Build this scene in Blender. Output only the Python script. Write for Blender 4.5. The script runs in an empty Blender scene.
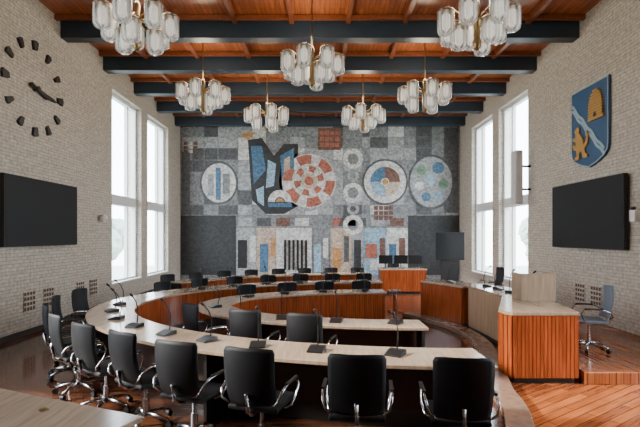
import bpy, math, random, bmesh, bisect
from mathutils import Vector, Matrix
random.seed(7)
S=bpy.context.scene
COL=S.collection
pi=math.pi
EYE=1.85; F=450.0

# ---------------------------------------------------------------- materials
def newmat(name):
    m=bpy.data.materials.new(name); m.use_nodes=True
    nt=m.node_tree; b=nt.nodes['Principled BSDF']
    return m,nt,b
def L(nt,a,b): nt.links.new(a,b)
def plain(name,c,rough=.5,metal=0.0,var=.12,scale=30,emit=0,spec=.5):
    m,nt,b=newmat(name)
    n=nt.nodes.new('ShaderNodeTexNoise'); n.inputs['Scale'].default_value=scale
    g=nt.nodes.new('ShaderNodeNewGeometry'); L(nt,g.outputs['Position'],n.inputs['Vector'])
    r=nt.nodes.new('ShaderNodeValToRGB'); L(nt,n.outputs['Fac'],r.inputs['Fac'])
    r.color_ramp.elements[0].color=(*[x*(1-var) for x in c],1)
    r.color_ramp.elements[1].color=(*[min(1,x*(1+var)) for x in c],1)
    L(nt,r.outputs['Color'],b.inputs['Base Color'])
    b.inputs['Roughness'].default_value=rough; b.inputs['Metallic'].default_value=metal; b.inputs['Specular IOR Level'].default_value=spec
    if emit:
        b.inputs['Emission Color'].default_value=(*c,1); b.inputs['Emission Strength'].default_value=emit
    return m
def wood(name,c,rough=.4,stretch=(3,40,3),dark=.7,spec=.5):
    m,nt,b=newmat(name)
    g=nt.nodes.new('ShaderNodeNewGeometry')
    mp=nt.nodes.new('ShaderNodeMapping'); mp.inputs['Scale'].default_value=stretch
    L(nt,g.outputs['Position'],mp.inputs['Vector'])
    n=nt.nodes.new('ShaderNodeTexNoise'); n.inputs['Scale'].default_value=1; n.inputs['Detail'].default_value=4
    L(nt,mp.outputs['Vector'],n.inputs['Vector'])
    r=nt.nodes.new('ShaderNodeValToRGB'); L(nt,n.outputs['Fac'],r.inputs['Fac'])
    r.color_ramp.elements[0].position=.3; r.color_ramp.elements[1].position=.7
    r.color_ramp.elements[0].color=(*[x*dark for x in c],1)
    r.color_ramp.elements[1].color=(*c,1)
    L(nt,r.outputs['Color'],b.inputs['Base Color'])
    b.inputs['Roughness'].default_value=rough
    b.inputs['Specular IOR Level'].default_value=spec
    return m
def mosaic(name,c,scale=14,var=.35):
    m,nt,b=newmat(name)
    g=nt.nodes.new('ShaderNodeNewGeometry')
    v=nt.nodes.new('ShaderNodeTexVoronoi'); v.inputs['Scale'].default_value=scale
    L(nt,g.outputs['Position'],v.inputs['Vector'])
    s=nt.nodes.new('ShaderNodeSeparateColor'); L(nt,v.outputs['Color'],s.inputs['Color'])
    r=nt.nodes.new('ShaderNodeValToRGB'); L(nt,s.outputs[0],r.inputs['Fac'])
    r.color_ramp.elements[0].color=(*[x*(1-var) for x in c],1)
    r.color_ramp.elements[1].color=(*[min(1,x*(1+var)) for x in c],1)
    L(nt,r.outputs['Color'],b.inputs['Base Color'])
    b.inputs['Roughness'].default_value=.55
    return m
def brickmat(name,c1,c2,mortar,axis='YZ'):
    m,nt,b=newmat(name)
    g=nt.nodes.new('ShaderNodeNewGeometry')
    s=nt.nodes.new('ShaderNodeSeparateXYZ'); L(nt,g.outputs['Position'],s.inputs[0])
    cb=nt.nodes.new('ShaderNodeCombineXYZ')
    L(nt,s.outputs[axis[0]],cb.inputs[0]); L(nt,s.outputs[axis[1]],cb.inputs[1])
    t=nt.nodes.new('ShaderNodeTexBrick'); L(nt,cb.outputs[0],t.inputs['Vector'])
    t.inputs['Scale'].default_value=1.0
    t.inputs['Brick Width'].default_value=.19; t.inputs['Row Height'].default_value=.064
    t.inputs['Mortar Size'].default_value=.007; t.inputs['Mortar Smooth'].default_value=.4
    t.inputs['Color1'].default_value=(*c1,1); t.inputs['Color2'].default_value=(*c2,1); t.inputs['Mortar'].default_value=(*mortar,1)
    n=nt.nodes.new('ShaderNodeTexNoise'); n.inputs['Scale'].default_value=14; n.inputs['Detail'].default_value=6
    L(nt,g.outputs['Position'],n.inputs['Vector'])
    r=nt.nodes.new('ShaderNodeValToRGB'); L(nt,n.outputs['Fac'],r.inputs['Fac'])
    r.color_ramp.elements[0].position=.35; r.color_ramp.elements[0].color=(.72,.71,.69,1)
    r.color_ramp.elements[1].position=.62; r.color_ramp.elements[1].color=(1,1,1,1)
    mx=nt.nodes.new('ShaderNodeMixRGB'); mx.blend_type='MULTIPLY'; mx.inputs[0].default_value=1
    L(nt,t.outputs['Color'],mx.inputs[1]); L(nt,r.outputs['Color'],mx.inputs[2])
    L(nt,mx.outputs[0],b.inputs['Base Color'])
    bp=nt.nodes.new('ShaderNodeBump'); bp.inputs['Strength'].default_value=.6; bp.inputs['Distance'].default_value=.01; bp.invert=True
    L(nt,t.outputs['Fac'],bp.inputs['Height']); L(nt,bp.outputs[0],b.inputs['Normal'])
    b.inputs['Roughness'].default_value=.8
    return m
def plankmat(name,c1,c2,gap,w,h,rot=0,rough=.25,alt=None):
    m,nt,b=newmat(name)
    g=nt.nodes.new('ShaderNodeNewGeometry')
    def layer(c1,c2,gap,w,h,rot):
        mp=nt.nodes.new('ShaderNodeMapping'); mp.inputs['Rotation'].default_value=(0,0,rot)
        L(nt,g.outputs['Position'],mp.inputs['Vector'])
        sp=nt.nodes.new('ShaderNodeSeparateXYZ'); L(nt,mp.outputs[0],sp.inputs[0])
        cb=nt.nodes.new('ShaderNodeCombineXYZ'); L(nt,sp.outputs[0],cb.inputs[0]); L(nt,sp.outputs[1],cb.inputs[1])
        t=nt.nodes.new('ShaderNodeTexBrick'); L(nt,cb.outputs[0],t.inputs['Vector'])
        t.inputs['Scale'].default_value=1
        t.inputs['Brick Width'].default_value=w; t.inputs['Row Height'].default_value=h
        t.inputs['Mortar Size'].default_value=.004
        t.inputs['Color1'].default_value=(*c1,1); t.inputs['Color2'].default_value=(*c2,1); t.inputs['Mortar'].default_value=(*gap,1)
        m2=nt.nodes.new('ShaderNodeMapping'); m2.inputs['Scale'].default_value=(2,30,2); L(nt,mp.outputs[0],m2.inputs[0])
        n=nt.nodes.new('ShaderNodeTexNoise'); n.inputs['Scale'].default_value=1; n.inputs['Detail'].default_value=4; L(nt,m2.outputs[0],n.inputs['Vector'])
        r=nt.nodes.new('ShaderNodeValToRGB'); L(nt,n.outputs['Fac'],r.inputs['Fac'])
        r.color_ramp.elements[0].position=.3; r.color_ramp.elements[0].color=(.55,.5,.46,1)
        r.color_ramp.elements[1].position=.65; r.color_ramp.elements[1].color=(1,1,1,1)
        mx=nt.nodes.new('ShaderNodeMixRGB'); mx.blend_type='MULTIPLY'; mx.inputs[0].default_value=1
        L(nt,t.outputs['Color'],mx.inputs[1]); L(nt,r.outputs['Color'],mx.inputs[2])
        return mx.outputs[0]
    col=layer(c1,c2,gap,w,h,rot)
    if alt:
        col2=layer(*alt)
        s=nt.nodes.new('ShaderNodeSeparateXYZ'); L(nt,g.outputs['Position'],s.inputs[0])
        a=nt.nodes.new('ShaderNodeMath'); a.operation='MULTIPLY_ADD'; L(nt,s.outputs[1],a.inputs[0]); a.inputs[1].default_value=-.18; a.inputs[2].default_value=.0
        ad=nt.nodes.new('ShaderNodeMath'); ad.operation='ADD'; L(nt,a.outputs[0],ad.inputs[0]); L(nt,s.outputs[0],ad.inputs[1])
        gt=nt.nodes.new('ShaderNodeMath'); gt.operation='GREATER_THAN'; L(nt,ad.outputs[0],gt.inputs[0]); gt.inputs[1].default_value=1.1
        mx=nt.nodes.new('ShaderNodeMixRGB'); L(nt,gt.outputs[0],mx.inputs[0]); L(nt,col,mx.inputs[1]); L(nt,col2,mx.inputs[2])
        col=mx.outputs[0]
    L(nt,col,b.inputs['Base Color']); b.inputs['Roughness'].default_value=rough
    return m

M={}
M['brick']=brickmat('painted_brick',(.62,.56,.475),(.53,.475,.40),(.39,.345,.29))
M['top']=wood('desk_top_wood',(.48,.345,.235),.16,(30,3,3),.70)
M['topx']=wood('light_panel_wood',(.44,.28,.17),.3,(30,30,2),.65)
M['slat']=wood('red_slat_wood',(.45,.095,.025),.2,(30,30,2),.45)
M['slatback']=plain('slat_gap_dark',(.04,.012,.006),.7)
M['plinth']=plain('dark_plinth',(.02,.017,.015),.5)
M['black']=plain('black_fabric',(.007,.007,.009),.6,var=.3,scale=200,spec=.3)
M['bplast']=plain('black_plastic',(.009,.009,.010),.4,spec=.4)
M['chrome']=plain('brushed_aluminium',(.50,.50,.52),.22,1.0,.05)
M['screen']=plain('screen_glass',(.005,.006,.008),.35,spec=.3)
M['beam']=plain('dark_slate_beam_paint',(.020,.034,.050),.45,var=.2,scale=4)
M['rib']=wood('ceiling_rib_wood',(.27,.075,.025),.4,(20,3,20),.6)
M['white']=plain('white_paint',(.66,.67,.67),.5,var=.04)
M['grey']=plain('grey_plastic',(.55,.55,.55),.5,var=.05)
M['rust']=plain('rusty_vent_brown',(.10,.045,.025),.7)
M['ltgrey']=plain('grey_blue_fabric',(.14,.17,.21),.6,var=.2)
M['brass']=plain('aged_brass',(.34,.24,.12),.35,1.0,.1)
M['platform']=plankmat('platform_boards',(.46,.14,.042),(.32,.085,.028),(.06,.02,.01),1.2,.09,pi/2,.16)
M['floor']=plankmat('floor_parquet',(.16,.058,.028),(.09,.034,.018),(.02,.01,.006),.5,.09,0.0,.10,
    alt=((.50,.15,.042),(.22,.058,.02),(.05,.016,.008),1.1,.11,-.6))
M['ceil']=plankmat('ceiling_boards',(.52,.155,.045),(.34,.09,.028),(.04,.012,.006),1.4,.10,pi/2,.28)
M['band']=wood('floor_band_wood',(.26,.17,.12),.2,(10,10,10),.7)
M['bark']=plain('tree_bark',(.22,.20,.18),.9)
M['leaf']=plain('tree_leaves',(.26,.33,.28),.9,var=.25,scale=2)
M['lawn']=plain('outdoor_lawn',(.36,.40,.34),.9)
m,nt,b=newmat('window_glass'); nt.nodes.remove(b)
o=nt.nodes['Material Output']; tr=nt.nodes.new('ShaderNodeBsdfTransparent'); gl=nt.nodes.new('ShaderNodeBsdfGlossy'); gl.inputs['Roughness'].default_value=.02
mx=nt.nodes.new('ShaderNodeMixShader'); mx.inputs[0].default_value=.05; L(nt,tr.outputs[0],mx.inputs[1]); L(nt,gl.outputs[0],mx.inputs[2]); L(nt,mx.outputs[0],o.inputs[0]); M['glass']=m
m,nt,b=newmat('cut_glass_shade')
b.inputs['Roughness'].default_value=.12
g=nt.nodes.new('ShaderNodeTexCoord'); sx_=nt.nodes.new('ShaderNodeSeparateXYZ'); L(nt,g.outputs['Object'],sx_.inputs[0])
at2=nt.nodes.new('ShaderNodeMath'); at2.operation='ARCTAN2'; L(nt,sx_.outputs[1],at2.inputs[0]); L(nt,sx_.outputs[0],at2.inputs[1])
mu_=nt.nodes.new('ShaderNodeMath'); mu_.operation='MULTIPLY'; mu_.inputs[1].default_value=8; L(nt,at2.outputs[0],mu_.inputs[0])
sn=nt.nodes.new('ShaderNodeMath'); sn.operation='SINE'; L(nt,mu_.outputs[0],sn.inputs[0])
ma=nt.nodes.new('ShaderNodeMath'); ma.operation='MULTIPLY_ADD'; ma.inputs[1].default_value=.5; ma.inputs[2].default_value=.5; L(nt,sn.outputs[0],ma.inputs[0])
r=nt.nodes.new('ShaderNodeValToRGB'); r.color_ramp.elements[0].color=(.24,.24,.235,1); r.color_ramp.elements[1].color=(.84,.84,.82,1); L(nt,ma.outputs[0],r.inputs[0]); L(nt,r.outputs[0],b.inputs['Base Color'])
L(nt,r.outputs[0],b.inputs['Emission Color']); b.inputs['Emission Strength'].default_value=.13
fr=nt.nodes.new('ShaderNodeMath'); fr.operation='MULTIPLY_ADD'; fr.inputs[1].default_value=.18; fr.inputs[2].default_value=.55; L(nt,ma.outputs[0],fr.inputs[0])
tr=nt.nodes.new('ShaderNodeBsdfTransparent'); mx=nt.nodes.new('ShaderNodeMixShader'); L(nt,fr.outputs[0],mx.inputs[0])
L(nt,tr.outputs[0],mx.inputs[1]); L(nt,b.outputs[0],mx.inputs[2]); L(nt,mx.outputs[0],nt.nodes['Material Output'].inputs[0]); M['shade']=m
M['bulb']=plain('warm_inner_glass',(1,.92,.80),.4,0,.02,emit=1.2)
PAL=dict(white=(.60,.60,.58),lg=(.34,.35,.36),mg=(.21,.22,.23),dg=(.085,.09,.095),ch=(.03,.032,.035),red=(.38,.12,.08),brown=(.16,.08,.06),
 blue=(.07,.16,.27),lb=(.28,.43,.54),black=(.012,.012,.014),orange=(.50,.25,.09),beige=(.50,.40,.31),green=(.15,.26,.17))
for k,c in PAL.items(): M['m_'+k]=mosaic('mosaic_'+k,c)
M['m_crestblue']=plain('crest_blue_enamel',(.022,.08,.18),.45)
M['m_crestband']=plain('crest_pale_blue_enamel',(.30,.42,.50),.45)
M['gold']=plain('crest_gold',(.50,.29,.08),.4,.3)
M['golddk']=plain('crest_dark_gold',(.24,.13,.035),.4,.3)
M['clock']=plain('clock_bronze_black',(.02,.018,.016),.5)

# ---------------------------------------------------------------- mesh builder
class MB:
    def __init__(s): s.v=[];s.f=[];s.m=[];s.mats=[]
    def mi(s,k):
        if k not in s.mats: s.mats.append(k)
        return s.mats.index(k)
    def add(s,vs,fs,k):
        o=len(s.v); s.v+= [tuple(v) for v in vs]; i=s.mi(k)
        for f in fs: s.f.append([a+o for a in f]); s.m.append(i)
    def box(s,c,d,k,rz=0,mtx=None):
        x,y,z=[q/2 for q in d]; vs=[Vector((a*x,b*y,e*z)) for a in(-1,1) for b in(-1,1) for e in(-1,1)]
        R=mtx or Matrix.Rotation(rz,4,'Z')
        vs=[R@v+Vector(c) for v in vs]
        s.add(vs,[(0,1,3,2),(4,6,7,5),(0,4,5,1),(2,3,7,6),(0,2,6,4),(1,5,7,3)],k)
    def prism(s,poly,a0,a1,k,axis='Z'):
        def P(p,a):
            return {'Z':(p[0],p[1],a),'Y':(p[0],a,p[1]),'X':(a,p[0],p[1])}[axis]
        n=len(poly); vs=[P(p,a0) for p in poly]+[P(p,a1) for p in poly]
        fs=[list(range(n))[::-1],list(range(n,2*n))]+[(i,(i+1)%n,(i+1)%n+n,i+n) for i in range(n)]
        s.add(vs,fs,k)
    def tube(s,pts,r,k,n=8,caps=True):
        pts=[Vector(p) for p in pts]; vs=[];fs=[]
        for i,p in enumerate(pts):
            t=(pts[min(i+1,len(pts)-1)]-pts[max(i-1,0)]).normalized()
            up=Vector((0,0,1)) if abs(t.z)<.95 else Vector((1,0,0))
            a=t.cross(up).normalized(); b=t.cross(a)
            rr=r[i] if isinstance(r,(list,tuple)) else r
            for j in range(n):
                th=2*pi*j/n; vs.append(p+a*math.cos(th)*rr+b*math.sin(th)*rr)
        for i in range(len(pts)-1):
            for j in range(n):
                fs.append((i*n+j,i*n+(j+1)%n,(i+1)*n+(j+1)%n,(i+1)*n+j))
        if caps: fs.append(list(range(n))[::-1]); fs.append([len(vs)-n+j for j in range(n)])
        s.add(vs,fs,k)
    def lathe(s,prof,k,n=16,c=(0,0,0),rib=0):
        vs=[];fs=[]
        for (r,z) in prof:
            for j in range(n):
                th=2*pi*j/n; rr=r*(1+(rib if j%2 else 0))
                vs.append((c[0]+rr*math.cos(th),c[1]+rr*math.sin(th),c[2]+z))
        for i in range(len(prof)-1):
            for j in range(n): fs.append((i*n+j,i*n+(j+1)%n,(i+1)*n+(j+1)%n,(i+1)*n+j))
        fs.append(list(range(n))[::-1]); fs.append([len(vs)-n+j for j in range(n)])
        s.add(vs,fs,k)
    def obj(s,name,parent=None,smooth=False,bevel=0,loc=None):
        me=bpy.data.meshes.new(name); me.from_pydata(s.v,[],s.f)
        for k in s.mats: me.materials.append(M[k])
        for p,i in zip(me.polygons,s.m): p.material_index=i; p.use_smooth=smooth
        bm=bmesh.new(); bm.from_mesh(me); bmesh.ops.recalc_face_normals(bm,faces=bm.faces[:]); bm.to_mesh(me); bm.free()
        me.update()
        o=bpy.data.objects.new(name,me); COL.objects.link(o)
        if parent: o.parent=parent
        if loc: o.location=loc
        if bevel:
            md=o.modifiers.new('bevel','BEVEL'); md.width=bevel; md.segments=3; md.limit_method='ANGLE'
        return o
def empty(name,label,cat,loc=(0,0,0),rz=0,group=None):
    e=bpy.data.objects.new(name,None); e.empty_display_size=.2; COL.objects.link(e)
    e.location=loc; e.rotation_euler=(0,0,rz); e['label']=label; e['category']=cat
    if group: e['group']=group
    return e
def struct(o,label=None):
    o['kind']='structure'
    if label:o['label']=label
    return o
def clone(root,loc,rz,label=None,group=None):
    r=root.copy(); COL.objects.link(r); r.location=loc; r.rotation_euler=(0,0,rz)
    if label:r['label']=label
    if group:r['group']=group
    def rec(src,dst):
        for ch in src.children:
            c=ch.copy(); COL.objects.link(c); c.parent=dst; c.matrix_parent_inverse=ch.matrix_parent_inverse.copy(); rec(ch,c)
    rec(root,r); return r

# ---------------------------------------------------------------- room
HW=5.5; BACK=17.75; FRONT=-3.0; CZ=6.45
b=MB(); b.box((0,(BACK+FRONT)/2,-.1),(2*HW+.8,BACK-FRONT+.8,.2),'floor'); struct(b.obj('floor'),'polished dark and orange wooden board floor')
b=MB(); b.box((0,(BACK+FRONT)/2,CZ+.1),(2*HW+.8,BACK-FRONT+.8,.2),'ceil'); struct(b.obj('ceiling'),'reddish wooden board ceiling')
WY=[(2.9,5.2),(11.9,13.85),(14.35,16.3)]; WZ0,WZ1=.55,5.75
for side,sx in (('left',-1),('right',1)):
    b=MB(); xc=sx*(HW+.2)
    def wb(y0,y1,z0,z1): b.box((xc,(y0+y1)/2,(z0+z1)/2),(.4,y1-y0,z1-z0),'brick')
    e0=FRONT
    for y0,y1 in WY: wb(e0,y0,0,CZ); e0=y1
    wb(e0,BACK,0,CZ)
    for y0,y1 in WY: wb(y0,y1,0,WZ0); wb(y0,y1,WZ1,CZ)
    struct(b.obj('wall_'+side),'pale painted brick wall')
b=MB(); b.box((0,BACK+.2,CZ/2),(2*HW+.8,.4,CZ),'m_dg'); struct(b.obj('wall_back'))
b=MB(); b.box((0,FRONT-.2,CZ/2),(2*HW+.8,.4,CZ),'topx'); struct(b.obj('wall_front'))
n=0
for sx in (-1,1):
    for y0,y1 in WY[::-1]:
        n+=1; b=MB(); x=sx*(HW+.22)
        f=.09
        yc=(y0+y1)/2
        b.box((x,y0+f/2,(WZ0+WZ1)/2),(.14,f,WZ1-WZ0),'white'); b.box((x,y1-f/2,(WZ0+WZ1)/2),(.14,f,WZ1-WZ0),'white')
        b.box((x,yc,WZ0+f/2),(.14,y1-y0-2*f,f),'white'); b.box((x,yc,WZ1-f/2),(.14,y1-y0-2*f,f),'white')
        b.box((x,yc,2.85),(.18,y1-y0-2*f,.28),'white')
        for z0,z1 in ((WZ0+f,2.71),(2.99,WZ1-f)):
            b.box((x,yc+.40,(z0+z1)/2),(.10,.07,z1-z0),'white')
        b.box((sx*(HW+.07),yc,WZ0+.02),(.15,y1-y0,.04),'white')
        w=struct(b.obj('window_%d'%n),'tall white-framed window with two tiers of panes')
        g=MB(); g.box((x,yc,(WZ0+WZ1)/2),(.01,y1-y0-2*f,WZ1-WZ0-2*f),'glass'); g.obj('window_pane',w)
for side,sx in (('left',-1),('right',1)):
    b=MB(); b.box((sx*(HW-.012),(BACK+FRONT)/2,.05),(.024,BACK-FRONT,.1),'plinth'); struct(b.obj('baseboard_'+side))
tn=0
for i in range(7):
    y=9.66-2*1.87+i*1.87
    b=MB(); b.box((0,y,6.05+.2-.0),(2*HW,.26,.4),'beam'); tn+=1
    struct(b.obj('trim_%d'%tn,bevel=.01),'dark slate-painted ceiling beam')
    if i<6:
        for x in (-4.4,-3.1,-1.8,-.6,.6,1.8,3.1,4.4):
            b=MB(); b.box((x,y+.935,CZ-.055),(.10,1.61,.11),'rib'); tn+=1; struct(b.obj('trim_%d'%tn),'wooden ceiling rib')
        for yy in (.30,1.57):
            b=MB(); b.box((0,y+yy,CZ-.06),(2*HW,.09,.09),'rib'); tn+=1; struct(b.obj('trim_%d'%tn),'wooden ceiling rib')

# ---------------------------------------------------------------- mural (generic abstract stand-in)
mur=empty('mural','large grey mosaic wall mural with coloured abstract shapes and discs','mural',(0,BACK-.012,0))
K=17.7/F
def mp(p): return ((p[0]-320)*K, EYE+(236-p[1])*K)
def circ(cx,cy,r,n=28,sy=1): return [mp((cx+r*math.cos(2*pi*i/n),cy+r*sy*math.sin(2*pi*i/n))) for i in range(n)]
def pr(b,poly,lay,k): b.prism(poly,-.03-.012*lay,-.012,'m_'+k,'Y')
def rect(b,x0,y0,x1,y1,lay,k): pr(b,[mp((x0,y0)),mp((x1,y0)),mp((x1,y1)),mp((x0,y1))],lay,k)
def sector(b,cx,cy,r0,r1,a0,a1,lay,k,n=6):
    A=[a0+(a1-a0)*i/n for i in range(n+1)]
    pts=[mp((cx+r1*math.cos(a),cy+r1*math.sin(a))) for a in A]+[mp((cx+r0*math.cos(a),cy+r0*math.sin(a))) for a in A[::-1]]
    pr(b,pts,lay,k)
def ringp(b,cx,cy,r0,r1,lay,k):
    for q in range(8): sector(b,cx,cy,r0,r1,q*pi/4,(q+1)*pi/4,lay,k,4)
def P(b,pts,lay,k): pr(b,[mp(p) for p in pts],lay,k)
b=MB()
b.box((0,-.012,3.05),(2*HW-.04,.02,6.1),'m_mg')
xs=[182,192,204,218,238,252,266,290,305,318,333,343,362,370,388,404,416,432,446,458]
ys=[126,137,148,160,172,190,205,215]
for i in range(len(xs)-1):
    for j in range(len(ys)-1):
        c=random.choice(['mg','mg','lg','dg','lg','mg','lg','white'] if 2<i<16 else ['mg','dg','mg','lg','dg'])
        rect(b,xs[i]+.3,ys[j]+.3,xs[i+1]-.3,ys[j+1]-.3,random.choice([0,.5,1]),c)
rect(b,181,215.5,236,275,1,'ch'); rect(b,408,215.5,459,275,1,'ch')
for x in range(184,199,5):
    for y in range(142,152,4): rect(b,x,y,x+3.6,y+3,2,'white' if (x+y)%2 else 'brown')
rect(b,444,128,458,213,1.5,'dg'); rect(b,182,152,190,214,1.5,'dg')
for i,(x0,x1,c) in enumerate([(236,256,'lg'),(256,276,'beige'),(276,312,'white'),(312,330,'mg'),(330,352,'beige'),(352,364,'lg'),(364,386,'lb'),(386,408,'white')]):
    rect(b,x0+.3,228,x1-.3,275,1.2+(i%2)*.4,c)
rect(b,236,215.5,408,228,1.3,'mg')
for i in range(9): rect(b,238+i*19,218,252+i*19,226,1.9,['lg','dg','brown','white','mg','red','dg','lg','brown'][i])
for i in range(4):
    for j in range(3): rect(b,374+i*5,206+j*5,378+i*5,210+j*5,2.2,'brown')
b.obj('mural_panel',mur)
b=MB()
for (x0,y0,x1,y1,k) in [(238,240,247,268,'black'),(250,236,256,262,'white'),(260,244,268,272,'blue'),(271,238,275,256,'orange'),(314,244,321,272,'lb'),(323,238,328,258,'white'),(333,248,341,270,'orange'),(344,236,349,262,'dg'),(354,240,361,272,'ch'),(366,244,377,258,'red'),(370,260,384,270,'white'),(380,238,385,256,'brown'),(389,244,396,270,'blue'),(399,238,405,258,'brown')]:
    rect(b,x0,y0,x1,y1,3.5,k)
for i in range(6): rect(b,284+i*4.2,240,286.2+i*4.2,270,4,'black')
P(b,[(338,226),(346,210),(356,206),(356,226)],3,'dg')
b.obj('mural_colour_band',mur)
b=MB(); pr(b,circ(309,181,30,36),3,'lg'); pr(b,circ(309,181,27,36),3.5,'white')
for q in range(6):
    sector(b,309,181,17,26,q*pi/3,q*pi/3+pi/5,4.5,'red'); sector(b,309,181,9,15,q*pi/3+pi/6,q*pi/3+pi/3,4.8,'red')
pr(b,circ(309,181,8,24),5,'beige'); pr(b,circ(309,181,4.5,20),5.6,'red')
P(b,[(318,128),(341,128),(341,150),(318,150)],2.5,'brown')
for i in range(4):
    for j in range(3): rect(b,320+i*5,131+j*6,324+i*5,135+j*6,3.2,'red')
b.obj('mural_disc',mur)
b=MB()
P(b,[(248,140),(262,138),(274,156),(284,144),(298,144),(298,206),(284,214),(266,214),(252,200)],3,'ch')
P(b,[(251,146),(262,146),(266,170),(254,184)],3.8,'blue');P(b,[(268,160),(276,164),(274,186),(266,188)],4,'lb')
P(b,[(280,156),(294,148),(294,172),(282,178)],4,'blue');P(b,[(284,160),(290,156),(290,169),(284,172)],4.6,'beige')
P(b,[(256,190),(264,186),(264,206),(258,202)],4.4,'lb');P(b,[(248,140),(240,134),(256,132)],3.6,'orange')
sector(b,280,202,5,12,pi,2*pi,5,'white',10);sector(b,280,202,0.5,4,pi,2*pi,5,'orange',8);rect(b,268,203,292,207,5,'blue')
b.obj('mural_blue_patch',mur)
b=MB()
for y in (159,193,225):
    ringp(b,353,y,5.5,10,3.5,'white'); pr(b,circ(353,y,5.6,20),3,'mg')
for y in (176,209): ringp(b,353,y,3,6,3.2,'lg')
b.obj('mural_ring_column',mur)
b=MB(); pr(b,circ(219,183,19,36,1.15),3,'dg');pr(b,circ(219,183,17,36,1.15),3.6,'white')
rect(b,208,174,214,196,4.4,'lg');rect(b,216,168,221,200,4.8,'blue');rect(b,223,174,230,194,4.4,'mg')
b.obj('mural_medallion',mur)
b=MB(); pr(b,circ(385,182,23,36),3,'dg');pr(b,circ(385,182,21,36),3.6,'white')
sector(b,385,182,4,15,0,pi/2,4.4,'beige');sector(b,385,182,4,15,pi/2,pi,4.6,'lb');sector(b,385,182,4,15,pi,1.5*pi,4.4,'blue');sector(b,385,182,4,15,1.5*pi,2*pi,4.6,'brown')
pr(b,circ(385,182,3,16),5,'orange')
b.obj('mural_medallion.001',mur)
b=MB(); pr(b,circ(431,182,23,36,1.2),3,'dg');pr(b,circ(431,182,21,36,1.2),3.6,'lg')
for (x,y,r,k) in [(421,170,5,'green'),(438,168,6,'blue'),(430,180,5,'lb'),(419,186,4.5,'white'),(443,184,5,'green'),(426,197,4.5,'blue'),(438,196,5,'lb')]:
    pr(b,circ(x,y,r,12),5.4,k)
b.obj('mural_medallion.002',mur)

# ---------------------------------------------------------------- clock
ck=empty('wall_clock','large clock of black wedge markers and hands on brick','clock',(-HW,8.65,4.68))
for i in range(12):
    a=i*pi/6; ca,sa=math.cos(a),math.sin(a)
    b=MB(); r0,r1=.73,.90; w0,w1=.035,.065
    if i%3==0: w0,w1=.05,.08
    def q(r,w): return (r*sa+w*ca, r*ca-w*sa)
    b.prism([q(r0,-w0),q(r0+.02,w0),q(r1,w1),q(r1+.02,0),q(r1,-w1)],.0,.05,'clock','X'); b.obj('hour_marker',ck)
for nm,ang,ln in (('minute_hand',math.radians(97),.66),('hour_hand',math.radians(105),.40)):
    b=MB(); sa,ca=math.sin(ang),math.cos(ang)
    def q(r,w): return (r*sa+w*ca, r*ca-w*sa)
    b.prism([q(-.18,-.022),q(-.18,.022),q(ln*.8,.03),q(ln,0),q(ln*.8,-.03)],.02,.07 if nm[0]=='m' else .09,'clock','X'); b.obj(nm,ck)
b=MB(); b.tube([(0,0,0),(.11,0,0)],.05,'clock',14); b.obj('clock_hub',ck)

# ---------------------------------------------------------------- screens
for sx,y0,y1,z0,z1 in ((-1,7.65,9.95,1.66,2.93),(1,7.96,10.40,1.60,2.97)):
    e=empty('wall_screen','large black flat display screen mounted on brick wall','television',(sx*HW,(y0+y1)/2,(z0+z1)/2),group='wall-mounted screens')
    w=y1-y0;h=z1-z0
    b=MB(); b.box((-sx*.09,0,0),(.09,w,h),'bplast'); b.obj('screen_frame',e,bevel=.008)
    b=MB(); b.box((-sx*.138,0,0),(.006,w-.05,h-.05),'screen'); b.obj('screen_glass',e)
    b=MB(); b.box((-sx*.022,0,0),(.044,.6,.5),'bplast'); b.obj('wall_bracket',e)

# ---------------------------------------------------------------- crest
cr=empty('coat_of_arms','blue and gold heraldic shield mounted on brick wall','coat of arms',(HW-.006,9.11,4.07))
def sh(s):
    w,h=.62*s,.83*s
    return [(-w,h),(w,h),(w,-h*.52),(w*.96,-h*.68),(w*.8,-h*.80),(w*.42,-h*.92),(0,-h*1.0),(-w*.42,-h*.92),(-w*.8,-h*.80),(-w*.96,-h*.68),(-w,-h*.52)]
def cp(b,poly,t,k,a1=-.0): b.prism([(-p[0],p[1]) for p in poly],-t,a1,k,'X')
b=MB(); cp(b,sh(1),.05,'m_crestblue'); b.obj('shield',cr)
b=MB(); o=sh(1);i_=sh(.97)
for a in range(len(o)):
    c=(a+1)%len(o); cp(b,[o[a],o[c],i_[c],i_[a]],.062,'m_crestband',-.045)
b.obj('shield_border',cr)
b=MB(); NW=24
for off,wd,kk,tt in ((.0,.045,'m_crestband',.062),(-.10,.045,'m_crestband',.062)):
    def pt(u,sgn):
        x=-.59+u*1.08; z=.56+off-u*1.10+.022*math.sin(u*pi*7); return (x+.02*sgn,z+wd*.5*sgn)
    for q_ in range(NW):
        u0,u1=q_/NW,(q_+1)/NW; cp(b,[pt(u0,-1),pt(u1,-1),pt(u1,1),pt(u0,1)],tt,kk,-.045)
b.obj('diagonal_band',cr)
b=MB(); N=10
for j in range(N):
    z=.12+j*.056; u=j/(N-1); w=.22*math.sqrt(max(0,1-(max(0,u-.25)/.80)**2))
    cp(b,[(.27-w,z),(.27+w,z),(.27+w*1.03,z+.022),(.27+w*.98,z+.04),(.27-w*.98,z+.04),(.27-w*1.03,z+.022)],.10,'gold',-.045)
    if j<N-1: cp(b,[(.27-w*.92,z+.039),(.27+w*.92,z+.039),(.27+w*.92,z+.057),(.27-w*.92,z+.057)],.085,'golddk',-.045)
cp(b,[(.02,.08),(.52,.08),(.52,.12),(.02,.12)],.09,'gold',-.045)
cp(b,[(.23,.13),(.31,.13),(.31,.19),(.27,.23),(.23,.19)],.105,'clock',-.045)
b.obj('beehive',cr)
b=MB()
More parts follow.
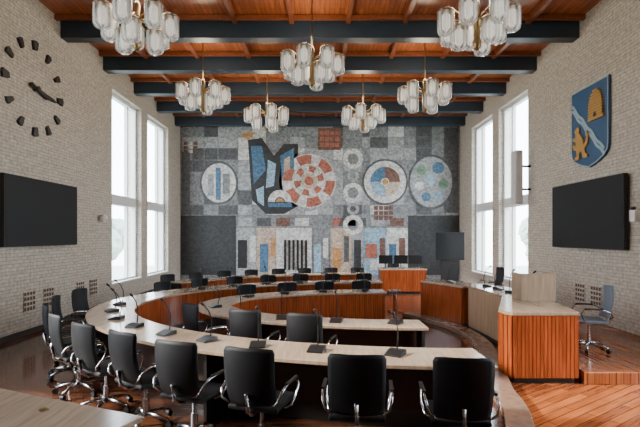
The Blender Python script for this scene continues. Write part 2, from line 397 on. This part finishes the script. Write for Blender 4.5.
cp(b,[(-.30,-.62),(-.46,-.62),(-.44,-.56),(-.37,-.54),(-.40,-.42),(-.48,-.40),(-.54,-.30),(-.50,-.27),(-.42,-.33),(-.41,-.24),(-.50,-.22),(-.55,-.15),(-.47,-.14),(-.42,-.16),(-.42,-.06),(-.47,-.02),(-.40,.04),(-.34,.07),(-.28,.01),(-.31,-.06),(-.25,-.12),(-.17,-.22),(-.15,-.34),(-.07,-.30),(-.03,-.20),(-.08,-.14),(-.02,-.08),(.03,-.18),(.0,-.34),(-.11,-.42),(-.08,-.52),(-.02,-.54),(.0,-.62),(-.14,-.62),(-.19,-.50),(-.26,-.46),(-.30,-.52)],.085,'gold',-.045)
b.obj('heraldic_beast',cr)

# ---------------------------------------------------------------- wall devices
def vent(sx,y,z,w,h,lab):
    e=empty('wall_vent',lab,'vent',(sx*HW,y,z),group='perforated wall vents')
    b=MB(); nx,nz=4,4
    b.box((-sx*.008,0,0),(.016,w,h),'brick')
    for i in range(nx):
        for j in range(nz):
            b.box((-sx*.013,-w/2+(i+.5)*w/nx,-h/2+(j+.5)*h/nz),(.016,w/nx*.66,h/nz*.62),'rust')
    b.obj('vent_grid',e)
for y in (8.5,9.1,10.3,10.9): vent(-1,y,.62,.34,.38,'square grid vent with small rusty brown holes in brick')
for y in (8.95,9.5): vent(1,y,.66,.34,.38,'square grid vent with small rusty brown holes in brick')
e=empty('wall_camera','small white camera unit on wall bracket','camera',(-HW,11.2,2.25))
b=MB(); b.box((.07,0,-.02),(.14,.1,.05),'white'); b.obj('camera_bracket',e,bevel=.01)
b=MB(); b.lathe([(.05,0),(.08,.02),(.09,.07),(.07,.12),(.03,.14)],'white',16,(.12,0,.0)); b.obj('camera_body',e,True)
e=empty('wall_speaker','tall pale grey column loudspeaker on brick wall','loudspeaker',(HW,11.75,3.37))
b=MB(); b.box((-.36,0,0),(.20,.3,1.40),'grey'); b.obj('speaker_cabinet',e,bevel=.03)
b=MB(); b.box((-.36,-.156,0),(.15,.012,1.3),'white'); b.obj('speaker_grille',e)
b=MB(); b.tube([(0,0,.3),(-.27,0,.3)],.03,'bplast'); b.tube([(0,0,-.3),(-.27,0,-.3)],.03,'bplast'); b.obj('speaker_bracket',e)
e=empty('wall_control_box','small white control box on brick wall','control box',(HW,7.95,2.2))
b=MB(); b.box((-.06,-.18,0),(.12,.14,.2),'white'); b.obj('box_body',e,bevel=.015)
b=MB(); b.lathe([(.03,0),(.04,.02),(.04,.05)],'bplast',12,(-.09,-.18,.1)); b.obj('box_knob',e)

# ---------------------------------------------------------------- chandelier
ch=empty('chandelier','brass chandelier with ring of cut-glass cylinder shades','chandelier',(0,0,0),group='glass cylinder chandeliers')
H0=5.05
SB=CZ-H0
b=MB(); b.lathe([(.10,SB-.06),(.12,SB-.03),(.12,SB)],'brass',16); b.obj('ceiling_canopy',ch,True)
b=MB(); b.tube([(0,0,SB-.05),(0,0,.32)],.015,'brass',8); b.obj('hanging_rod',ch)
b=MB(); b.lathe([(.02,.42),(.045,.36),(.045,.20),(.07,.17),(.07,.06),(.045,.02),(.045,-.18),(.07,-.22),(.06,-.31),(.02,-.36)],'brass',16); b.obj('central_stem',ch,True)
sp=[(2*pi*k/7+.2,(.49,.06)) for k in range(7)]+[(2*pi*k/3+.6,(.27,-.14)) for k in range(3)]
b=MB()
for a,(r,z) in sp:
    x,y=r*math.cos(a),r*math.sin(a); zt=z+.17
    b.tube([(0.04*math.cos(a),.04*math.sin(a),.12),(x*.5,y*.5,.17),(x*.92,y*.92,zt+.06),(x,y,zt+.05),(x,y,zt-.01)],.010,'brass',6)
b.obj('arm_frame',ch)
me=None
for a,(r,z) in sp:
    x,y=r*math.cos(a),r*math.sin(a)
    if me is None:
        b=MB(); b.lathe([(.06,.185),(.10,.18),(.122,.165),(.130,.14),(.132,0),(.130,-.13),(.118,-.17),(.085,-.195),(.02,-.20)],'shade',32)
        o=b.obj('glass_shade',ch,True); me=o
        b=MB(); b.lathe([(.045,.215),(.055,.20),(.055,.185)],'brass',12); b.lathe([(.132,.15),(.136,.147),(.136,.135),(.132,.13)],'brass',24); o3=b.obj('shade_collar',o,True)
        b=MB(); b.lathe([(.03,.13),(.065,.09),(.065,-.09),(.03,-.13)],'bulb',12); o2=b.obj('bulb',o,True)
        o.location=(x,y,z); m0,m1,m2=o,o2,o3
    else:
        o=m0.copy(); COL.objects.link(o); o.location=(x,y,z)
        for mm in (m1,m2): o2=mm.copy(); COL.objects.link(o2); o2.parent=o
hh=H0-EYE
first=True
for px,py in ((137,28),(477,27),(312,68),(203,97),(425,97),(267,118),(363,118)):
    Y=hh*F/(236-py); X=(px-320)*Y/F
    l=bpy.data.lights.new('chandelier_glow','POINT'); l.energy=48; l.color=(1,.86,.66); l.shadow_soft_size=.25
    lo=bpy.data.objects.new('chandelier_glow',l); COL.objects.link(lo); lo.location=(X+.0,Y+.12,H0+.55)
    if first: ch.location=(X,Y,H0); first=False
    else: clone(ch,(X,Y,H0),random.random())

# ---------------------------------------------------------------- path helpers
def ellpath(cx,cy,a,bb,t0,t1):
    N=800; pts=[]
    for i in range(N+1):
        t=math.radians(t0+(t1-t0)*i/N); pts.append((cx+a*math.cos(t),cy+bb*math.sin(t)))
    d=[0]
    for i in range(N): d.append(d[-1]+math.hypot(pts[i+1][0]-pts[i][0],pts[i+1][1]-pts[i][1]))
    tot=d[-1]
    def at(s):
        i=min(max(bisect.bisect(d,s)-1,0),N-1); f=(s-d[i])/(d[i+1]-d[i]+1e-9)
        x=pts[i][0]+(pts[i+1][0]-pts[i][0])*f; y=pts[i][1]+(pts[i+1][1]-pts[i][1])*f
        tx,ty=pts[i+1][0]-pts[i][0],pts[i+1][1]-pts[i][1]; l=math.hypot(tx,ty); tx/=l;ty/=l
        nx,ny=ty,-tx
        if (nx*(x-cx)+ny*(y-cy))<0: nx,ny=-nx,-ny
        return Vector((x,y,0)),Vector((nx,ny,0)),Vector((tx,ty,0))
    return at,tot
def sweep(b,at,tot,o0,o1,z0,z1,k,s0=0,s1=None,step=.12):
    s1=tot if s1 is None else s1; n=max(2,int((s1-s0)/step)); vs=[];fs=[]
    for i in range(n+1):
        p,nn,t=at(s0+(s1-s0)*i/n)
        for o,z in ((o0,z0),(o1,z0),(o1,z1),(o0,z1)): q=p+nn*o; vs.append((q.x,q.y,z))
    for i in range(n):
        for j in range(4): fs.append((i*4+j,i*4+(j+1)%4,(i+1)*4+(j+1)%4,(i+1)*4+j))
    fs.append((0,1,2,3)); fs.append((n*4+3,n*4+2,n*4+1,n*4)); b.add(vs,fs,k)
def ring_desk(cx,cy,a,bb,t0,t1,w,label):
    at,tot=ellpath(cx,cy,a,bb,t0,t1)
    e=empty('curved_desk',label,'desk')
    b=MB(); sweep(b,at,tot,-w/2,w/2,.715,.75,'top'); b.obj('desktop',e,bevel=.006)
    b=MB(); sweep(b,at,tot,-w/2+.03,-w/2+.09,.0,.16,'plinth',.05,tot-.05); b.obj('plinth',e)
    b=MB(); sweep(b,at,tot,-w/2+.05,-w/2+.08,.16,.715,'slatback',.03,tot-.03)
    s=.06
    while s<tot-.06:
        p,nn,t=at(s); q=p+nn*(-w/2+.04); b.box((q.x,q.y,.435),(.036,.022,.55),'slat',math.atan2(t.y,t.x)); s+=.046
    b.obj('slatted_front',e)
    for s in [.04+ (tot-.08)*i/max(1,round(tot/2.4)) for i in range(round(tot/2.4)+1)]:
        p,nn,t=at(s); q=p+nn*.0; c=MB(); c.box((q.x,q.y,.3575),(.035,w-.2,.715),'plinth',math.atan2(t.y,t.x)); c.obj('support_panel',e)
    return at,tot
OUT=(1.5,7.55,4.75,3.45); INN=(1.3,7.35,3.0,1.70)
atO,totO=ring_desk(*OUT,90,270,.64,'long horseshoe-shaped desk with pale top and red slatted front')
atI,totI=ring_desk(*INN,90,270,.54,'inner horseshoe-shaped desk with pale top and red slatted front')
FAR=(1.5,8.2,5.75,5.1); atF,totF=ring_desk(*FAR,90,150,.50,'curved rear desk with pale top below the mural')

e=empty('side_desk','pale wooden desk with straight edge beside office chairs','desk')
fp=[(-3.4,3.70),(-1.08,2.75),(-1.38,2.02),(-3.7,2.97)]
b=MB(); b.prism(fp,.715,.75,'top','Z'); b.obj('desktop',e,bevel=.006)
cx=sum(p[0] for p in fp)/4; cy=sum(p[1] for p in fp)/4
fp2=[(cx+(p[0]-cx)*.93,cy+(p[1]-cy)*.85) for p in fp]
b=MB(); b.prism(fp2,.0,.08,'plinth','Z'); b.obj('plinth',e)
b=MB(); b.prism(fp2,.08,.715,'topx','Z'); b.obj('cabinet_body',e)
b=MB(); b.lathe([(.03,.75),(.03,.756),(.02,.758)],'brass',16,(-1.75,2.85,0)); b.obj('cable_grommet',e)

# ---------------------------------------------------------------- dais
def block(name,label,fp,h,front,cat='desk',over=.03,edges=(0,)):
    e=empty(name,label,cat)
    cx=sum(p[0] for p in fp)/len(fp); cy=sum(p[1] for p in fp)/len(fp)
    g=lambda d:[(p[0]+(p[0]-cx)/math.hypot(p[0]-cx,p[1]-cy)*d,p[1]+(p[1]-cy)/math.hypot(p[0]-cx,p[1]-cy)*d) for p in fp]
    b=MB(); b.prism(g(over),h-.045,h,'top','Z'); b.obj('desktop',e,bevel=.006)
    b=MB(); b.prism(g(-.03),0,.07,'plinth','Z'); b.obj('plinth',e)
    b=MB(); b.prism(g(0),.07,h-.045,'slatback' if front=='slat' else 'topx','Z'); b.obj('desk_body',e)
    if front=='slat':
        for ei in edges:
            p,q=Vector(fp[ei]),Vector(fp[(ei+1)%len(fp)]); d=(q-p); l=d.length; d/=l; nrm=Vector((d.y,-d.x))
            if nrm.dot(p-Vector((cx,cy)))<0: nrm=-nrm
            b=MB(); n=max(1,int(l/.045))
            for i in range(n):
                c=p+d*((i+.5)*l/n)+nrm*.012
                b.box((c.x,c.y,(.07+h-.045)/2),(l/n*.84,.024,h-.125),'slat',math.atan2(d.y,d.x))
            b.obj('slatted_front',e)
    return e
block('reception_counter','counter with orange-red slatted front and pale wooden top',[(2.42,5.64),(3.22,5.64),(3.5,7.2),(2.95,7.25),(2.36,5.9),(2.36,5.75)],.90,'slat','counter',edges=(0,1,3,4,5))
block('dais_desk','pale wood panelled rostrum desk',[(3.02,7.45),(3.65,7.45),(3.58,8.95),(2.95,8.95)],.87,'topx')
block('dais_desk','rostrum desk with red slatted front and pale top',[(2.88,9.1),(2.3,10.2),(2.83,10.5),(3.45,9.3)],.84,'slat',edges=(0,3,1))
e=empty('lectern_box','open pale wooden lectern screen standing on counter','lectern',(3.2,6.75,.9))
b=MB(); b.box((0,-.15,.2),(.5,.025,.4),'top'); b.obj('front_board',e,bevel=.004)
for x in (-.2375,.2375):
    b=MB(); b.box((x,.02,.2),(.025,.315,.4),'top'); b.obj('side_board',e,bevel=.004)
b=MB(); b.box((0,.03,.3),(.45,.3,.02),'top'); b.obj('shelf',e)
b=MB(); b.prism([(3.30,5.6),(5.47,5.6),(5.47,11.4),(3.75,11.4),(3.75,7.25),(3.6,7.25)],0,.15,'platform','Z'); struct(b.obj('trim_90',bevel=.01),'raised orange wooden platform')
ctrl=[(1.62,3.55),(2.0,4.6),(2.13,5.3),(2.45,6.4),(2.72,7.6),(2.70,8.7),(2.4,9.6),(2.0,10.4)]
def cr_pts(c,n=8):
    out=[]
    for i in range(len(c)-1):
        p0=c[max(i-1,0)];p1=c[i];p2=c[i+1];p3=c[min(i+2,len(c)-1)]
        for k in range(n):
            t=k/n; out.append(tuple(.5*((2*p1[j])+(-p0[j]+p2[j])*t+(2*p0[j]-5*p1[j]+4*p2[j]-p3[j])*t*t+(-p0[j]+3*p1[j]-3*p2[j]+p3[j])*t**3) for j in (0,1)))
    out.append(c[-1]); return out
cp_=cr_pts(ctrl)
b=MB(); vs=[];fs=[]
for i,p in enumerate(cp_):
    a=cp_[max(i-1,0)];c=cp_[min(i+1,len(cp_)-1)]; t=Vector((c[0]-a[0],c[1]-a[1])).normalized(); nn=Vector((-t.y,t.x))
    for o,z in ((-.13,0),(.13,0),(.13,.09),(-.13,.09)): vs.append((p[0]+nn.x*o,p[1]+nn.y*o,z))
n=len(cp_)-1
for i in range(n):
    for j in range(4): fs.append((i*4+j,i*4+(j+1)%4,(i+1)*4+(j+1)%4,(i+1)*4+j))
fs+=[(0,1,2,3),(n*4+3,n*4+2,n*4+1,n*4)]
b.add(vs,fs,'band'); struct(b.obj('trim_91',bevel=.01),'curved low wooden floor kerb')

# ---------------------------------------------------------------- chair
def make_chair(label,backk='black',group='black office chairs',H=.48,W=.212):
    c=empty('office_chair',label,'chair',group=group)
    b=MB(); b.box((0,.02,.45),(.44,.44,.045),backk); b.obj('seat',c,bevel=.018)
    b=MB(); nu,nv=12,14; vs=[];fs=[]
    def sil(v):
        w=W+.010*v
        if v>.94: w*=math.sqrt(max(.0,1-((v-.94)/.06)**2))*.08+.92
        if v<.10: w*=.93+.07*(v/.10)
        return w
    for side in (0,1):
        for j in range(nv+1):
            v=j/nv
            for i in range(nu+1):
                u=i/nu*2-1; x=u*sil(v); z=.49+v*H
                if v>.85: z-=.012*(abs(u)**5)*(v-.85)/.15
                y=-.235-.07*v+.055*u*u -.03*math.sin(v*pi)
                vs.append((x,y-(.006 if side else -.006),z))
    m_=(nu+1)*(nv+1)
    for j in range(nv):
        for i in range(nu):
            a=j*(nu+1)+i; fs.append((a,a+1,a+nu+2,a+nu+1)); fs.append((a+m_,a+m_+nu+1,a+m_+nu+2,a+m_+1))
    rim=[i for i in range(nu+1)]+[j*(nu+1)+nu for j in range(1,nv+1)]+[nv*(nu+1)+i for i in range(nu-1,-1,-1)]+[j*(nu+1) for j in range(nv-1,0,-1)]
    for q in range(len(rim)):
        a,d=rim[q],rim[(q+1)%len(rim)]; fs.append((a,d,d+m_,a+m_))
    b.add(vs,fs,backk); b.obj('backrest',c,True)
    b=MB(); b.tube([(0,-.05,.40),(0,-.2,.41),(0,-.27,.46),(0,-.29,.60)],.018,'chrome'); b.obj('back_support',c,True)
    for sx in (-1,1):
        b=MB(); pts=[(sx*.2,.02,.41),(sx*.24,.06,.42),(sx*.262,.13,.49),(sx*.268,.16,.58),(sx*.268,.12,.635),(sx*.268,0,.645),(sx*.268,-.15,.635),(sx*.26,-.22,.60),(sx*.24,-.245,.54),(sx*.19,-.225,.50)]
        b.tube(pts,.011,'chrome',8); b.obj('armrest',c,True)
        b=MB(); b.box((sx*.268,.0,.654),(.03,.24,.016),'bplast'); b.obj('arm_pad',c,bevel=.006)
    b=MB(); b.tube([(0,0,.10),(0,0,.26),(0,0,.261),(0,0,.42)],[.032,.032,.02,.02],'chrome',12); b.obj('column',c)
    b=MB()
    for k in range(5):
        a=2*pi*k/5+.3; x,y=math.cos(a),math.sin(a)
        b.tube([(0,0,.115),(x*.16,y*.16,.10),(x*.27,y*.27,.072)],[.026,.018,.013],'chrome',8)
    b.obj('star_base',c,True)
    for k in range(5):
        a=2*pi*k/5+.3; x,y=math.cos(a)*.27,math.sin(a)*.27
        b=MB(); t=Vector((-math.sin(a),math.cos(a),0))*.022
        b.tube([Vector((x,y,.03))-t,Vector((x,y,.03))+t],.03,'bplast',12); b.tube([(x,y,.035),(x,y,.075)],.01,'bplast',6); b.obj('caster',c)
    return c
LR='low black office chair with aluminium armrests at rear of desk'
TALL=make_chair('black office chair with aluminium armrests at curved desk')
LOW=make_chair(LR,H=.38,W=.20)
used=set()
def put_chair(tmpl,x,y,rz,z=0,label=None):
    if tmpl.name not in used:
        used.add(tmpl.name); tmpl.location=(x,y,z); tmpl.rotation_euler=(0,0,rz); return tmpl
    return clone(tmpl,(x,y,z),rz,label)
def ring_chairs(tmpl,at,ss,off,lab=None,jit=.08):
    for s in ss:
        p,nn,t=at(s); q=p+nn*off; rz=math.atan2(-nn.y,-nn.x)-pi/2+random.uniform(-jit,jit)
        put_chair(tmpl,q.x,q.y,rz,0,lab)
def s_at_x(at,tot,x,far):
    best=None
    for i in range(400):
        s=tot*i/399
        if (s<tot/2)!=far: continue
        d=abs(at(s)[0].x-x)
        if best is None or d<best[0]: best=(d,s)
    return best[1]
near=[s_at_x(atO,totO,x,False) for x in (1.11,.39,-.34,-.92,-1.47)]
s=near[-1]-.62
while s>6.0: near.append(s); s-=.68
ring_chairs(TALL,atO,near[:4],.57,None,.08)
ring_chairs(TALL,atO,near[4:],.50,None,.08)
ring_chairs(TALL,atI,[s_at_x(atI,totI,x,False) for x in (.02,-.62,-1.24)],.44,'black office chair tucked against inner curved desk')
ring_chairs(LOW,atO,[.3+.74*i for i in range(7)],.60,None,.02)
ring_chairs(LOW,atI,[.35+.70*i for i in range(4)],.52,None,.02)
ring_chairs(LOW,atF,[.3+.74*i for i in range(8) if .3+.74*i<totF-.1],.52,None,.02)
put_chair(TALL,3.95,10.5,pi/2,.15,'black office chair on raised platform')
g=make_chair('grey-blue office chair with aluminium arms on raised platform','ltgrey'); g.location=(4.0,6.7,.15); g.rotation_euler=(0,0,pi/2-.3)

# ---------------------------------------------------------------- microphones
mic=empty('desk_microphone','black gooseneck microphone on conference desk','microphone',group='gooseneck desk microphones')
b=MB(); b.prism([(-.08,0),(.09,0),(.09,.015),(-.02,.045),(-.08,.045)],-.08,.08,'bplast','X'); b.obj('mic_base',mic,bevel=.008)
b=MB(); b.tube([(0,-.04,.04),(0,-.06,.13),(0,-.055,.22),(0,-.02,.31),(0,.04,.375)],.0065,'bplast',6); b.obj('gooseneck',mic,True)
b=MB(); b.tube([(0,.035,.371),(0,.05,.385),(0,.08,.41)],[.010,.016,.012],'bplast',8); b.obj('mic_head',mic,True)
mu=False
def put_mic(x,y,z,rz):
    global mu
    rz+=random.uniform(-.7,.7)
    if not mu: mu=True; mic.location=(x,y,z); mic.rotation_euler=(0,0,rz)
    else: clone(mic,(x,y,z),rz)
def ring_mics(at,ss,off=-.06):
    for s in ss:
        p,nn,t=at(s); q=p+nn*off; put_mic(q.x,q.y,.75,math.atan2(nn.y,nn.x)-pi/2)
ring_mics(atO,[s+.30 for s in near if s<totO-.45],-.02)
ring_mics(atO,[.45+.8*i for i in range(6)]); ring_mics(atI,[totI-.35-.75*i for i in range(5)],.0); ring_mics(atI,[.45+.8*i for i in range(4)]); ring_mics(atF,[.5+.9*i for i in range(6)])
for x,y in ((3.3,7.75),(3.28,8.3),(3.25,8.75),(2.85,9.8)): put_mic(x,y,.87 if y<9 else .84,-pi/2)
put_mic(3.3,7.05,.90,-pi/2)

# ---------------------------------------------------------------- rear things
e=empty('floor_television','large black television on floor stand near mural','television',(4.45,15.4,0))
b=MB(); b.box((0,0,1.5),(.98,.06,.95),'bplast'); b.obj('screen_frame',e,bevel=.008)
b=MB(); b.box((0,-.033,1.5),(.94,.006,.91),'screen'); b.obj('screen_glass',e)
b=MB(); b.box((0,.06,.62),(.6,.06,1.14),'bplast'); b.obj('stand_panel',e,bevel=.005)
b=MB(); b.box((0,.05,.03),(.8,.5,.05),'bplast'); b.obj('stand_foot',e)
e=block('control_desk','operator desk with red wooden front below mural',[(1.95,14.4),(3.4,14.4),(3.4,15.1),(1.95,15.1)],.8,'slat',edges=(0,))
for i,x in enumerate((2.15,2.65,3.12)):
    m=empty('computer_monitor','black computer monitor seen standing on desk','monitor',(x,14.75,.8),random.uniform(-.1,.1),group='monitors on operator desk')
    b=MB(); b.box((0,0,.28),(.44,.03,.28),'bplast'); b.obj('monitor_panel',m,bevel=.005)
    b=MB(); b.tube([(0,.02,.01),(0,.02,.2)],.015,'bplast'); b.box((0,.02,.008),(.2,.14,.016),'bplast'); b.obj('monitor_stand',m)
put_chair(LOW,2.6,15.7,pi,0,'black office chair behind operator desk')
e=empty('floor_pedestal','small orange wooden pedestal with pale top on floor','pedestal',(1.83,11.0,0))
b=MB(); b.box((0,0,.02),(.3,.3,.04),'slat'); b.obj('pedestal_foot',e,bevel=.005)
b=MB(); b.lathe([(.06,.04),(.045,.1),(.045,.45),(.07,.5)],'slat',12); b.obj('pedestal_stem',e,True)
b=MB(); b.box((0,0,.515),(.28,.26,.03),'top'); b.obj('pedestal_top',e,bevel=.005)

# ---------------------------------------------------------------- outdoors
b=MB(); b.box((0,10,-4.2),(160,160,.2),'lawn'); struct(b.obj('outdoor_ground'),'lawn outside the windows')
def tree(x,y,h):
    e=empty('garden_tree','leafy garden tree outside tall windows','tree',(x,y,-4.1),group='trees outside the windows')
    b=MB(); b.tube([(0,0,0),(.1,0,h*.3),(0,.1,h*.6)],[.25,.18,.1],'bark',8)
    for k in range(6):
        a=k*1.05+x; b.tube([(.05,0,h*(.35+.03*k)),(math.cos(a)*1.2,math.sin(a)*1.2,h*.6),(math.cos(a)*1.8,math.sin(a)*1.8,h*.75)],[.08,.05,.02],'bark',6)
    b.obj('trunk',e)
    bm=bmesh.new()
    for k in range(9):
        a=k*2.4; r=1.5*math.sqrt(k/9); mt=Matrix.Translation((math.cos(a)*r,math.sin(a)*r,h*.68+random.uniform(-.8,1.1)))
        g=bmesh.ops.create_icosphere(bm,subdivisions=3,radius=random.uniform(.8,1.3),matrix=mt)
        for v in g['verts']: v.co+=Vector([random.uniform(-.14,.14) for _ in range(3)])
    me_=bpy.data.meshes.new('foliage'); bm.to_mesh(me_); bm.free(); me_.materials.append(M['leaf']); f=bpy.data.objects.new('foliage',me_); COL.objects.link(f); f.parent=e
for x,y,h in ((-17,34,8.5),(-21,43,9),(17,34,8)): tree(x,y,h)

# ---------------------------------------------------------------- lighting
w=bpy.data.worlds.new('World'); S.world=w; w.use_nodes=True; nt=w.node_tree
bg=nt.nodes['Background']; g=nt.nodes.new('ShaderNodeTexCoord'); sp_=nt.nodes.new('ShaderNodeSeparateXYZ'); L(nt,g.outputs['Generated'],sp_.inputs[0])
r=nt.nodes.new('ShaderNodeValToRGB'); L(nt,sp_.outputs[2],r.inputs[0])
r.color_ramp.elements[0].position=-0.0; r.color_ramp.elements[0].color=(.8,.84,.85,1)
r.color_ramp.elements[1].position=.6; r.color_ramp.elements[1].color=(.70,.84,1,1)
k=r.color_ramp.elements.new(.05); k.color=(.88,.95,1,1)
L(nt,r.outputs[0],bg.inputs['Color']); bg.inputs['Strength'].default_value=15
for nm,en,col,ang,rot in (('fill_sun_right',6.0,(1,.95,.87),.3,(0,math.radians(58),math.radians(-14))),('sun_left',14.0,(1,.95,.86),.12,(0,math.radians(-62),math.radians(6)))):  # the lamp from the right is an added daylight fill opposite the sun
    l=bpy.data.lights.new(nm,'SUN'); l.energy=en; l.color=col; l.angle=ang
    o=bpy.data.objects.new(nm,l); COL.objects.link(o); o.rotation_euler=rot; o.location=(0,10,20)
cam=bpy.data.cameras.new('Camera'); co=bpy.data.objects.new('Camera',cam); COL.objects.link(co); S.camera=co
co.location=(0,0,EYE); co.rotation_euler=(pi/2,0,0); cam.sensor_width=36; cam.lens=F*36/640; cam.shift_y=22.5/640; cam.clip_end=200
